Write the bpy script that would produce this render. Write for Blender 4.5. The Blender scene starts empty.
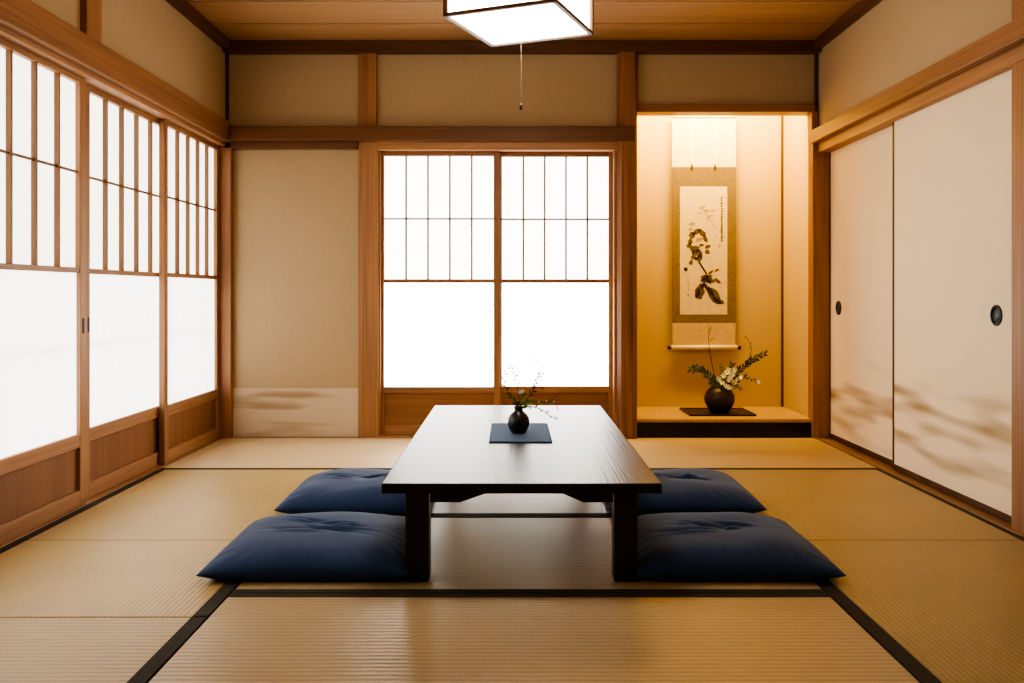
import bpy, bmesh, math, random
from mathutils import Vector, Matrix, noise as mnoise

scene = bpy.context.scene
C = scene.collection
random.seed(7)
F, VX, VY, H = 890.0, 512.0, 293.0, 0.877      # focal (px), vanishing point, eye height


def at(px, py, Y):
    """point in the room seen at a photo pixel, Y metres in front of the eye"""
    return ((px - VX) * Y / F, Y, H + (VY - py) * Y / F)


# ------------------------------------------------------------------ materials
MATS = {}


def new_mat(name):
    m = bpy.data.materials.new(name)
    m.use_nodes = True
    nt = m.node_tree
    nt.nodes.clear()
    out = nt.nodes.new('ShaderNodeOutputMaterial')
    return m, nt, out


def N(nt, kind, **kw):
    n = nt.nodes.new(kind)
    for k, v in kw.items():
        if k in n.inputs:
            n.inputs[k].default_value = v
        else:
            setattr(n, k, v)
    return n


def L(nt, a, b):
    nt.links.new(a, b)


def ramp(nt, fac, stops):
    r = nt.nodes.new('ShaderNodeValToRGB')
    el = r.color_ramp.elements
    while len(el) < len(stops):
        el.new(0.5)
    for e, (p, c) in zip(el, stops):
        e.position = p
        e.color = (*c, 1) if len(c) == 3 else c
    L(nt, fac, r.inputs['Fac'])
    return r.outputs['Color']


def obj_coords(nt, scale, rand=True):
    tc = N(nt, 'ShaderNodeTexCoord')
    src = tc.outputs['Object']
    if rand:
        oi = N(nt, 'ShaderNodeObjectInfo')
        mu = N(nt, 'ShaderNodeMath', operation='MULTIPLY')
        mu.inputs[1].default_value = 37.0
        L(nt, oi.outputs['Random'], mu.inputs[0])
        cb = N(nt, 'ShaderNodeCombineXYZ')
        for i in range(3):
            L(nt, mu.outputs[0], cb.inputs[i])
        ad = N(nt, 'ShaderNodeVectorMath', operation='ADD')
        L(nt, src, ad.inputs[0])
        L(nt, cb.outputs[0], ad.inputs[1])
        src = ad.outputs[0]
    mp = N(nt, 'ShaderNodeMapping')
    mp.inputs['Scale'].default_value = scale
    L(nt, src, mp.inputs['Vector'])
    return mp.outputs['Vector']


def mixcol(nt, fac, a, b, mode='MIX'):
    m = N(nt, 'ShaderNodeMix', data_type='RGBA', blend_type=mode)
    for sock, val in ((m.inputs[0], fac), (m.inputs[6], a), (m.inputs[7], b)):
        if hasattr(val, 'links'):
            L(nt, val, sock)
        elif isinstance(val, (int, float)):
            sock.default_value = val
        else:
            sock.default_value = (*val, 1) if len(val) == 3 else val
    return m.outputs[2]


def wood(key, col, axis, rough=0.45, contrast=0.28, fine=1.0, spec=0.4, bump=0.15):
    k = (key, axis)
    if k in MATS:
        return MATS[k]
    m, nt, out = new_mat(f'{key}_grain_{"xyz"[axis]}')
    s1, s2 = [9.0] * 3, [70.0 * fine] * 3
    s1[axis], s2[axis] = 0.55, 1.6
    v1, v2 = obj_coords(nt, s1), obj_coords(nt, s2)
    n1 = N(nt, 'ShaderNodeTexNoise', Scale=1.0, Detail=4.0, Distortion=0.7)
    L(nt, v1, n1.inputs['Vector'])
    n2 = N(nt, 'ShaderNodeTexNoise', Scale=1.0, Detail=3.0)
    L(nt, v2, n2.inputs['Vector'])
    av = N(nt, 'ShaderNodeMath', operation='ADD')
    L(nt, n1.outputs['Fac'], av.inputs[0])
    L(nt, n2.outputs['Fac'], av.inputs[1])
    hf = N(nt, 'ShaderNodeMath', operation='MULTIPLY')
    L(nt, av.outputs[0], hf.inputs[0])
    hf.inputs[1].default_value = 0.5
    d = tuple(c * (1 - contrast) for c in col)
    b = tuple(min(1, c * (1 + contrast * .8)) for c in col)
    c = ramp(nt, hf.outputs[0], [(0.34, d), (0.5, col), (0.66, b)])
    p = N(nt, 'ShaderNodeBsdfPrincipled', Roughness=rough)
    p.inputs['Specular IOR Level'].default_value = spec
    L(nt, c, p.inputs['Base Color'])
    bp = N(nt, 'ShaderNodeBump', Strength=bump, Distance=0.002)
    L(nt, n2.outputs['Fac'], bp.inputs['Height'])
    L(nt, bp.outputs[0], p.inputs['Normal'])
    L(nt, p.outputs[0], out.inputs[0])
    MATS[k] = m
    return m


def plain(name, col, rough=0.6, spec=0.3, var=0.08, scale=40.0, bump=0.0, sheen=0.0, metallic=0.0):
    if name in MATS:
        return MATS[name]
    m, nt, out = new_mat(name)
    v = obj_coords(nt, (1, 1, 1))
    n = N(nt, 'ShaderNodeTexNoise', Scale=scale, Detail=4.0)
    L(nt, v, n.inputs['Vector'])
    c = ramp(nt, n.outputs['Fac'], [(0.3, tuple(x * (1 - var) for x in col)), (0.7, tuple(min(1, x * (1 + var)) for x in col))])
    p = N(nt, 'ShaderNodeBsdfPrincipled', Roughness=rough, Metallic=metallic)
    p.inputs['Specular IOR Level'].default_value = spec
    if sheen:
        p.inputs['Sheen Weight'].default_value = sheen
        p.inputs['Sheen Roughness'].default_value = 0.5
    L(nt, c, p.inputs['Base Color'])
    if bump:
        bp = N(nt, 'ShaderNodeBump', Strength=bump, Distance=0.003)
        L(nt, n.outputs['Fac'], bp.inputs['Height'])
        L(nt, bp.outputs[0], p.inputs['Normal'])
    L(nt, p.outputs[0], out.inputs[0])
    MATS[name] = m
    return m


def paper_glow(name, col, strength, trans=0.6):
    m, nt, out = new_mat(name)
    v = obj_coords(nt, (1, 1, 1))
    n = N(nt, 'ShaderNodeTexNoise', Scale=55.0, Detail=5.0, Distortion=1.0)
    L(nt, v, n.inputs['Vector'])
    c = ramp(nt, n.outputs['Fac'], [(0.3, tuple(x * .96 for x in col)), (0.7, col)])
    e = N(nt, 'ShaderNodeEmission', Strength=strength)
    L(nt, c, e.inputs['Color'])
    d = N(nt, 'ShaderNodeBsdfDiffuse')
    d.inputs['Color'].default_value = (.75, .74, .70, 1)
    t = N(nt, 'ShaderNodeBsdfTranslucent')
    t.inputs['Color'].default_value = (.8, .8, .78, 1)
    mx = N(nt, 'ShaderNodeMixShader')
    mx.inputs[0].default_value = trans
    L(nt, d.outputs[0], mx.inputs[1])
    L(nt, t.outputs[0], mx.inputs[2])
    a = N(nt, 'ShaderNodeAddShader')
    L(nt, e.outputs[0], a.inputs[0])
    L(nt, mx.outputs[0], a.inputs[1])
    L(nt, a.outputs[0], out.inputs[0])
    return m


def tatami(name, axis, col=(.50, .365, .205), pitch=0.022, spec=.6):
    """woven rush: ribs running along `axis` (0 = x, 1 = y)"""
    if name in MATS:
        return MATS[name]
    m, nt, out = new_mat(name)
    tc = N(nt, 'ShaderNodeTexCoord')
    src = tc.outputs['Object']
    perp = 1 - axis
    w = N(nt, 'ShaderNodeTexWave', wave_type='BANDS', bands_direction='XYZ'[perp], wave_profile='SIN')
    w.inputs['Scale'].default_value = 2 * math.pi / (20 * pitch)
    w.inputs['Distortion'].default_value = 0.25
    w.inputs['Detail'].default_value = 1.0
    w.inputs['Detail Scale'].default_value = 3.0
    L(nt, src, w.inputs['Vector'])
    # cross warp (thread dimples along each rib)
    w2 = N(nt, 'ShaderNodeTexWave', wave_type='BANDS', bands_direction='XYZ'[axis], wave_profile='SIN')
    w2.inputs['Scale'].default_value = 2 * math.pi / (20 * 0.013)
    w2.inputs['Distortion'].default_value = 0.4
    L(nt, src, w2.inputs['Vector'])
    sc = [420.0, 420.0, 420.0]
    sc[axis] = 18.0
    fv = N(nt, 'ShaderNodeMapping')
    fv.inputs['Scale'].default_value = sc
    L(nt, src, fv.inputs['Vector'])
    nf = N(nt, 'ShaderNodeTexNoise', Scale=1.0, Detail=2.0)
    L(nt, fv.outputs[0], nf.inputs['Vector'])
    nb = N(nt, 'ShaderNodeTexNoise', Scale=2.2, Detail=3.0)
    L(nt, src, nb.inputs['Vector'])
    c0 = ramp(nt, w.outputs['Fac'], [(0.0, tuple(x * .66 for x in col)), (0.30, tuple(x * .96 for x in col)), (1.0, tuple(x * 1.05 for x in col))])
    c1 = mixcol(nt, 0.30, c0, ramp(nt, nf.outputs['Fac'], [(0.3, tuple(x * .6 for x in col)), (0.7, tuple(min(1, x * 1.35) for x in col))]))
    c2 = mixcol(nt, 0.10, c1, ramp(nt, w2.outputs['Fac'], [(0, (.62, .62, .62)), (.5, (1, 1, 1))]), 'MULTIPLY')
    c3 = mixcol(nt, 1.0, c2, ramp(nt, nb.outputs['Fac'], [(0.3, (.92, .92, .92)), (0.7, (1.05, 1.03, 1.0))]), 'MULTIPLY')
    p = N(nt, 'ShaderNodeBsdfPrincipled', Roughness=0.38)
    p.inputs['Specular IOR Level'].default_value = spec
    L(nt, c3, p.inputs['Base Color'])
    ad = N(nt, 'ShaderNodeMath', operation='MULTIPLY_ADD')
    ad.inputs[1].default_value = 0.12
    L(nt, w2.outputs['Fac'], ad.inputs[0])
    L(nt, w.outputs['Fac'], ad.inputs[2])
    bp = N(nt, 'ShaderNodeBump', Strength=0.22, Distance=0.003)
    L(nt, ad.outputs[0], bp.inputs['Height'])
    L(nt, bp.outputs[0], p.inputs['Normal'])
    L(nt, p.outputs[0], out.inputs[0])
    MATS[name] = m
    return m


def cloud_paper(name, base, ink, zlo, zhi, scale, thresh=(.52, .70), tilt=0.0, amount=.8):
    """pale paper brushed with soft brown cloud streaks in a band zlo..zhi (x across, z up)"""
    m, nt, out = new_mat(name)
    tc = N(nt, 'ShaderNodeTexCoord')
    mp = N(nt, 'ShaderNodeMapping')
    mp.inputs['Scale'].default_value = scale
    mp.inputs['Rotation'].default_value = (0, tilt, 0)
    oi = N(nt, 'ShaderNodeObjectInfo')
    mu = N(nt, 'ShaderNodeMath', operation='MULTIPLY')
    mu.inputs[1].default_value = 31.0
    L(nt, oi.outputs['Random'], mu.inputs[0])
    L(nt, tc.outputs['Object'], mp.inputs['Vector'])
    n = N(nt, 'ShaderNodeTexNoise', Scale=1.0, Detail=1.2, Roughness=0.4, noise_dimensions='4D')
    L(nt, mp.outputs[0], n.inputs['Vector'])
    L(nt, mu.outputs[0], n.inputs['W'])
    streak = ramp(nt, n.outputs['Fac'], [(thresh[0], (0, 0, 0)), (thresh[1], (1, 1, 1))])
    sx = N(nt, 'ShaderNodeSeparateXYZ')
    L(nt, tc.outputs['Object'], sx.inputs[0])
    mr = N(nt, 'ShaderNodeMapRange')
    mr.inputs['From Min'].default_value = zlo
    mr.inputs['From Max'].default_value = zhi
    L(nt, sx.outputs['Z'], mr.inputs['Value'])
    band = ramp(nt, mr.outputs[0], [(0.0, (0, 0, 0)), (0.22, (1, 1, 1)), (0.72, (1, 1, 1)), (1.0, (0, 0, 0))])
    f = mixcol(nt, 1.0, streak, band, 'MULTIPLY')
    fm = N(nt, 'ShaderNodeMath', operation='MULTIPLY')
    fm.inputs[1].default_value = amount
    L(nt, f, fm.inputs[0])
    wv = obj_coords(nt, (300, 300, 300), False)
    wn = N(nt, 'ShaderNodeTexNoise', Scale=1.0, Detail=2.0)
    L(nt, wv, wn.inputs['Vector'])
    bc = ramp(nt, wn.outputs['Fac'], [(0.3, tuple(x * .95 for x in base)), (0.7, base)])
    c = mixcol(nt, fm.outputs[0], bc, ink)
    p = N(nt, 'ShaderNodeBsdfPrincipled', Roughness=0.75)
    p.inputs['Specular IOR Level'].default_value = 0.2
    L(nt, c, p.inputs['Base Color'])
    L(nt, p.outputs[0], out.inputs[0])
    return m


def brocade(name, c1, c2):
    m, nt, out = new_mat(name)
    v = obj_coords(nt, (120, 120, 120), False)
    w = N(nt, 'ShaderNodeTexVoronoi', Scale=1.0)
    L(nt, v, w.inputs['Vector'])
    c = ramp(nt, w.outputs['Distance'], [(0.2, c1), (0.6, c2)])
    p = N(nt, 'ShaderNodeBsdfPrincipled', Roughness=0.7)
    L(nt, c, p.inputs['Base Color'])
    L(nt, p.outputs[0], out.inputs[0])
    return m


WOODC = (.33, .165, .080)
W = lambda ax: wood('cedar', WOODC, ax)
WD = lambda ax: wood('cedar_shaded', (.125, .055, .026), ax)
WM = lambda ax: wood('cedar_beam_shaded', (.165, .075, .034), ax)  # cedar darkened in its colour for the light falloff on the far wall
WL = lambda ax: wood('cypress', (.39, .205, .10), ax)
WPANEL = lambda ax: wood('panel_board', (.26, .120, .052), ax, contrast=.2)
WROUGH = lambda ax: wood('pillar_wood', (.26, .115, .052), ax, contrast=.5, fine=.8, bump=.8)
WBOARD = lambda ax: wood('ceiling_board', (.40, .235, .125), ax, contrast=.16, rough=.42)
WTABLE = lambda ax: wood('table_wood', (.018, .011, .008), ax, rough=.36, contrast=.55, fine=1.6, spec=.60, bump=.55)
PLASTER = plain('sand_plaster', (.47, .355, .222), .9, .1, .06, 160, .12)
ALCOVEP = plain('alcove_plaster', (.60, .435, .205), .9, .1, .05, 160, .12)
BLACKLAC = plain('black_lacquer', (.010, .008, .007), .25, .5, .1)
HERI = plain('tatami_border_cloth', (.058, .050, .040), .8, .2, .25, 300)
NAVY = plain('navy_cotton', (.023, .054, .140), .8, .3, .16, 260, .10, sheen=.15)
PAPER_BACK_T = paper_glow('shoji_glow_upper_back', (1, .97, .92), 1.9)  # emission in the paper stands in for daylight behind the screens
PAPER_BACK_B = paper_glow('shoji_glow_lower_back', (1, .975, .93), 4.2)
PAPER_LEFT_T = paper_glow('shoji_glow_upper_left', (1, .94, .85), .90)  # left panes also glow by themselves in place of outdoor light
PAPER_LEFT_B = paper_glow('shoji_glow_lower_left', (1, .985, .96), 1.0)


# ------------------------------------------------------------------ mesh helpers
class MB:
    def __init__(self):
        self.bm = bmesh.new()

    def box(self, x0, x1, y0, y1, z0, z1, rot=None):
        vs = [self.bm.verts.new((x, y, z)) for x in (x0, x1) for y in (y0, y1) for z in (z0, z1)]
        for f in ((0, 1, 3, 2), (4, 6, 7, 5), (0, 4, 5, 1), (2, 3, 7, 6), (0, 2, 6, 4), (1, 5, 7, 3)):
            self.bm.faces.new([vs[i] for i in f])
        return self

    def prism(self, pts, axis, a, b):
        """polygon pts extruded along axis (1: pts are x,z; 0: pts are y,z; 2: x,y)"""
        def mk(p, t):
            return {0: (t, p[0], p[1]), 1: (p[0], t, p[1]), 2: (p[0], p[1], t)}[axis]
        va = [self.bm.verts.new(mk(p, a)) for p in pts]
        vb = [self.bm.verts.new(mk(p, b)) for p in pts]
        self.bm.faces.new(va)
        self.bm.faces.new(vb[::-1])
        n = len(pts)
        for i in range(n):
            self.bm.faces.new((va[i], vb[i], vb[(i + 1) % n], va[(i + 1) % n]))
        return self

    def lathe(self, prof, seg=40, center=(0, 0, 0), caps=True):
        rings = []
        for r, z in prof:
            rings.append([self.bm.verts.new((center[0] + r * math.cos(2 * math.pi * i / seg), center[1] + r * math.sin(2 * math.pi * i / seg), center[2] + z)) for i in range(seg)])
        for a, b in zip(rings, rings[1:]):
            for i in range(seg):
                self.bm.faces.new((a[i], a[(i + 1) % seg], b[(i + 1) % seg], b[i]))
        if caps:
            self.bm.faces.new(rings[0][::-1])
            self.bm.faces.new(rings[-1])
        return self

    def tube(self, pts, r, seg=8):
        pts = [Vector(p) for p in pts]
        rs = r if isinstance(r, (list, tuple)) else [r] * len(pts)
        rings = []
        up = Vector((0.3, 0.9, 0.2)).normalized()
        for i, p in enumerate(pts):
            d = (pts[min(i + 1, len(pts) - 1)] - pts[max(i - 1, 0)]).normalized()
            s = d.cross(up)
            if s.length < 1e-3:
                s = d.cross(Vector((1, 0, 0)))
            s.normalize()
            t = d.cross(s)
            rings.append([self.bm.verts.new(p + (s * math.cos(2 * math.pi * k / seg) + t * math.sin(2 * math.pi * k / seg)) * rs[i]) for k in range(seg)])
        for a, b in zip(rings, rings[1:]):
            for k in range(seg):
                self.bm.faces.new((a[k], a[(k + 1) % seg], b[(k + 1) % seg], b[k]))
        self.bm.faces.new(rings[0][::-1])
        self.bm.faces.new(rings[-1])
        return self

    def leaf(self, p, d, length, width, fold=.25, nrm=None):
        p, d = Vector(p), Vector(d).normalized()
        n = Vector(nrm) if nrm else Vector((random.uniform(-.5, .5), -1, random.uniform(-.2, .8)))
        s = d.cross(n)
        if s.length < 1e-3:
            s = d.cross(Vector((0, 0, 1)))
        s.normalize()
        n = s.cross(d).normalized()
        base = self.bm.verts.new(p)
        tip = self.bm.verts.new(p + d * length - n * length * .1)
        prev = None
        mids, ls, rs_ = [], [], []
        for t, w in ((.25, .75), (.5, 1.0), (.78, .6)):
            c = p + d * length * t
            mids.append(self.bm.verts.new(c))
            ls.append(self.bm.verts.new(c + s * width * w * .5 + n * width * fold * w))
            rs_.append(self.bm.verts.new(c - s * width * w * .5 + n * width * fold * w))
        f = self.bm.faces.new
        f((base, mids[0], ls[0])); f((base, rs_[0], mids[0]))
        for i in range(2):
            f((mids[i], mids[i + 1], ls[i + 1], ls[i])); f((rs_[i], rs_[i + 1], mids[i + 1], mids[i]))
        f((mids[2], tip, ls[2])); f((rs_[2], tip, mids[2]))
        return self

    def blob(self, p, r, sq=1.0, seg=10):
        mat = Matrix.Translation(p) @ Matrix.Diagonal((1, 1, sq, 1))
        bmesh.ops.create_uvsphere(self.bm, u_segments=seg, v_segments=max(5, seg // 2 + 1), radius=r, matrix=mat)
        return self

    def build(self, name, mat, parent=None, loc=(0, 0, 0), bevel=0.0, smooth=False, recalc=True):
        if recalc:
            bmesh.ops.recalc_face_normals(self.bm, faces=self.bm.faces[:])
        me = bpy.data.meshes.new(name)
        self.bm.to_mesh(me)
        self.bm.free()
        if smooth:
            for p in me.polygons:
                p.use_smooth = True
        me.materials.append(mat)
        o = bpy.data.objects.new(name, me)
        o.location = loc
        C.objects.link(o)
        if parent is not None:
            o.parent = parent
        if bevel:
            b = o.modifiers.new('edge', 'BEVEL')
            b.width = bevel
            b.segments = 2
            b.limit_method = 'ANGLE'
        return o


def tag(o, label=None, cat=None, group=None, kind=None):
    if label: o['label'] = label
    if cat: o['category'] = cat
    if group: o['group'] = group
    if kind: o['kind'] = kind
    return o


def struct(o, label, cat):
    return tag(o, label, cat, kind='structure')


def empty(name, loc=(0, 0, 0), rz=0.0):
    o = bpy.data.objects.new(name, None)
    o.location = loc
    o.rotation_euler = (0, 0, rz)
    o.empty_display_size = .1
    C.objects.link(o)
    return o


TRIM = [0]


def trim(mb, mat, label, cat='wood trim', bevel=.003):
    TRIM[0] += 1
    return struct(mb.build(f'trim_{TRIM[0]}', mat, bevel=bevel), label, cat)


# ------------------------------------------------------------------ room constants
XL, XR = -1.74, 1.86           # plaster planes left / right
YB, YF = 5.42, -0.70           # back and rear wall planes
ZC = 2.395                     # ceiling
YA = 6.00                      # alcove back wall
AX0, AX1 = .70, 1.827          # alcove side planes
ZA = .11                       # alcove floor height
SILL = -.0

# ------------------------------------------------------------------ shell
struct(MB().box(-2.1, 2.15, YF - .1, YB + .06, -.15, -.052).build('floor', plain('subfloor_boards', (.2, .14, .08))), 'dark board floor under the straw mats', 'floor')

cl = MB()
y = YF - .05
edges = [YF - .05]
e = 5.02
while e > YF:
    edges.append(e)
    e -= .385
edges = sorted(edges) + [YB + .12]
for a, b in zip(edges, edges[1:]):
    cl.box(-1.95, 1.98, a + .007, b - .007, ZC, ZC + .012)
struct(MB().box(-1.95, 1.98, YF - .05, YB + .12, ZC + .013, ZC + .05).build('ceiling.002', plain('ceiling_gap_dark', (.02, .010, .005), .9, .1)), 'dark backing showing in the joints of the ceiling boards', 'ceiling')
struct(cl.build('ceiling', WBOARD(0), bevel=.002), 'brown wooden board ceiling with fine joints running left to right', 'ceiling')

# left wall: plaster above the beam, plaster toward the viewer's end
lw = MB().box(XL - .16, XL, YF, YB + .1, 1.88, ZC + .03)
lw.box(XL - .16, XL, YF, 1.92, -.05, 1.90)
struct(lw.build('wall_left', PLASTER), 'beige sand plaster wall above the long left beam', 'wall')
rw = MB().box(XR, XR + .18, YF, YB, 1.83, ZC + .03)
rw.box(1.99, 2.06, YF, YB, -.05, 1.85)
rw.box(XR + .03, 2.06, YF, 3.20, -.05, 1.85)
struct(rw.build('wall_right', PLASTER), 'beige sand plaster wall above the sliding paper doors at right', 'wall')
xa = lambda px: (px - VX) * YB / F
bw = MB()
bw.box(-1.92, -.85, YB, YB + .10, -.05, ZC + .03)            # left panel, floor to ceiling
bw.box(-.85, .70, YB, YB + .10, 1.80, ZC + .03)              # above the window
bw.box(.70, 1.86, YB, YB + .10, 2.00, ZC + .03)              # above the alcove
back = struct(bw.build('wall_back', PLASTER), 'beige sand plaster far wall divided by brown posts', 'wall')
wp = MB().box(-1.70, xa(358.5) + .004, -.0025, .0025, 0, .296)
wp.build('wainscot_paper', cloud_paper('wainscot_cloud_paper', (.62, .50, .36), (.33, .22, .12), -.02, .34, (2.2, 1, 15), (.50, .66), amount=.9), back, loc=(0, YB - .003, .002))['label'] = 'pale paper strip brushed with brown clouds along the foot of the wall'
struct(MB().box(-2.1, 2.15, YF - .1, YF, -.05, ZC + .03).build('wall_front', PLASTER), 'beige plaster wall behind the viewer', 'wall')

# alcove
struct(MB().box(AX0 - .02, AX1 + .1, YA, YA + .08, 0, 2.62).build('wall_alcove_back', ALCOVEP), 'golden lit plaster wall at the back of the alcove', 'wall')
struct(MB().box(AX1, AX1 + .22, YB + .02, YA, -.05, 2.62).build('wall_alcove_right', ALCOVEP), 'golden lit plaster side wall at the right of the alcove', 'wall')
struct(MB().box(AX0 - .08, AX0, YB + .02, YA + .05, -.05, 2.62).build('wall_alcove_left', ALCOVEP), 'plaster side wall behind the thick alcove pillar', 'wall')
struct(MB().box(AX0 - .05, AX1 + .1, YB - .1, YA + .05, 2.60, 2.66).box(AX0 - .05, AX1 + .1, YB + .04, YB + .12, 2.3, 2.62).build('ceiling.001', WBOARD(0)), 'board ceiling hidden inside the alcove top', 'ceiling')
af = MB().box(AX0, AX1, YB + .035, YA, ZA - .05, ZA)
struct(af.build('floor.001', tatami('alcove_rush', 0, (.56, .37, .16), .018)), 'raised golden rush mat floor of the alcove', 'floor')
trim(MB().box(AX0 + .04, AX1, YB - .022, YB + .035, -.05, ZA - .018), BLACKLAC, 'black lacquered front sill of the alcove', 'sill')
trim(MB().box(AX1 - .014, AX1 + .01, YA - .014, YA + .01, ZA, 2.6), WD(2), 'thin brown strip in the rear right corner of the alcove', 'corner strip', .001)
trim(MB().box(AX0 + .04, AX1, YB - .024, YB + .037, ZA - .018, ZA + .002), wood('alcove_edge_glint', (.46, .27, .12), 0), 'thin pale edge above the black alcove sill, coloured as its reflective line', 'sill', .002)  # pale strip stands for the reflection along the sill's top edge

# ------------------------------------------------------------------ posts and beams
zB = lambda py, Y=5.39: H + (VY - py) * Y / F
xB = lambda px, Y=5.39: (px - VX) * Y / F
# back wall posts
trim(MB().box(xB(358.2), xB(378.2), 5.39, YB + .05, -.01, zB(141)), WL(2), 'brown post left of the far window under the beam', 'post')
trim(MB().box(xB(358.2), xB(376.2), 5.39, YB + .05, zB(127), 2.36), W(2), 'brown short post above the beam left of the far window', 'post')
pil = MB()
n = 14
px0, px1 = xB(617.8, 5.35), xB(637.5, 5.35)
pts = [(px0, YB + .06), (px0, 5.375), (px0 + .022, 5.35), (px1 - .012, 5.35), (px1, 5.362), (px1, YB + .06)]
pil.prism(pts, 2, -.01, 2.36)
trim(pil, WROUGH(2), 'thick rough-grained pillar between the far window and the alcove', 'pillar', .003)
trim(MB().box(-1.83, -1.698, 5.372, YB + .05, -.01, 1.90), W(2), 'brown corner post between the left doors and the far wall', 'post')
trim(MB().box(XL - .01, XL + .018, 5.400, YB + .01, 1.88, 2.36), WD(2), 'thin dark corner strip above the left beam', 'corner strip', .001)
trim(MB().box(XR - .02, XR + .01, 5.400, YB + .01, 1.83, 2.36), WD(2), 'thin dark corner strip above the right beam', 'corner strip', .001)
# beam across the far wall
trim(MB().box(-1.74, xB(635.5, 5.33), 5.335, YB + .02, zB(140.3, 5.335), zB(126, 5.335)), WM(0), 'brown beam across the far wall above the window', 'beam')
trim(MB().box(-1.74, xB(357.5, 5.37), 5.372, YB + .02, zB(148.3, 5.37), zB(140.3, 5.335)), WM(0), 'lower brown beam above the left plaster panel', 'beam')
trim(MB().box(xB(378), xB(618), 5.375, YB + .16, zB(150, 5.375), zB(140.3, 5.335) + .002), WL(0), 'grooved head rail above the far paper screens', 'head rail')
trim(MB().box(-.84, xB(378.5, 5.40) + .012, 5.40, YB + .16, -.01, 1.765), W(2), 'narrow jamb left of the far paper screens', 'jamb', .002)
trim(MB().box(xB(613.5, 5.41), .66, 5.385, YB + .16, -.01, 1.765), W(2), 'narrow jamb right of the far paper screens', 'jamb', .002)
trim(MB().box(-.85, .66, 5.385, YB + .16, -.05, .012), W(0), 'wooden floor track of the far paper screens', 'sill', .002)
trim(MB().box(xB(636), 1.832, 5.38, YB + .08, zB(112, 5.38), zB(104, 5.38)), W(0), 'thin brown beam over the alcove opening', 'beam')
# alcove right post
trim(MB().box(1.815, 1.93, 5.365, 5.46, -.01, 1.78).box(1.815, 1.852, 5.385, 5.46, 1.77, 1.975), W(2), 'brown post between the alcove and the sliding doors', 'post')
# cornices
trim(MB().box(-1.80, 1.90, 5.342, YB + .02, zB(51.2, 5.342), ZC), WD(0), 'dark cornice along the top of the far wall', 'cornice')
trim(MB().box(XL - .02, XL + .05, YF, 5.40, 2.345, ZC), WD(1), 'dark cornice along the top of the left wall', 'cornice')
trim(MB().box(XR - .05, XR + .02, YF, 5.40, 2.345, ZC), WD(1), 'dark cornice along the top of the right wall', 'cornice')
# left wall beams
trim(MB().box(XL - .03, -1.700, YF, 5.376, 1.785, 1.912), W(1), 'long brown beam over the left paper screens', 'beam', .004)
trim(MB().box(XL - .13, -1.728, 1.92, 5.376, 1.762, 1.815), WL(1), 'grooved head rail over the left paper screens', 'head rail')
trim(MB().box(XL - .13, -1.760, 1.92, 5.376, -.05, .003), WL(1), 'wooden floor track under the left paper screens', 'sill', .002)
trim(MB().box(XL - .03, -1.712, 3.585, 3.715, 1.905, 2.36), W(2), 'brown short post above the left beam', 'post')
trim(MB().box(XL - .13, -1.715, 1.78, 1.925, -.05, 1.82), W(2), 'brown post at the near end of the left paper screens', 'post')
# right wall beams
trim(MB().box(1.800, XR + .03, 2.2, 5.375, 1.778, 1.856), W(1), 'long brown beam over the right sliding doors', 'beam', .004)
trim(MB().box(1.845, 1.99, 3.20, 5.375, 1.722, 1.780), WL(1), 'grooved head rail over the right sliding doors', 'head rail')
trim(MB().box(1.835, 1.99, 3.20, 5.375, -.05, .003), wood('floor_track', (.26, .14, .065), 1), 'wooden floor track under the right sliding doors', 'sill', .002)
trim(MB().box(1.852, 1.99, 3.185, 3.302, -.05, 2.36), W(2), 'brown post at the near end of the right sliding doors', 'post')

# ------------------------------------------------------------------ sliding paper screens
DOOR = [0]


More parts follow.
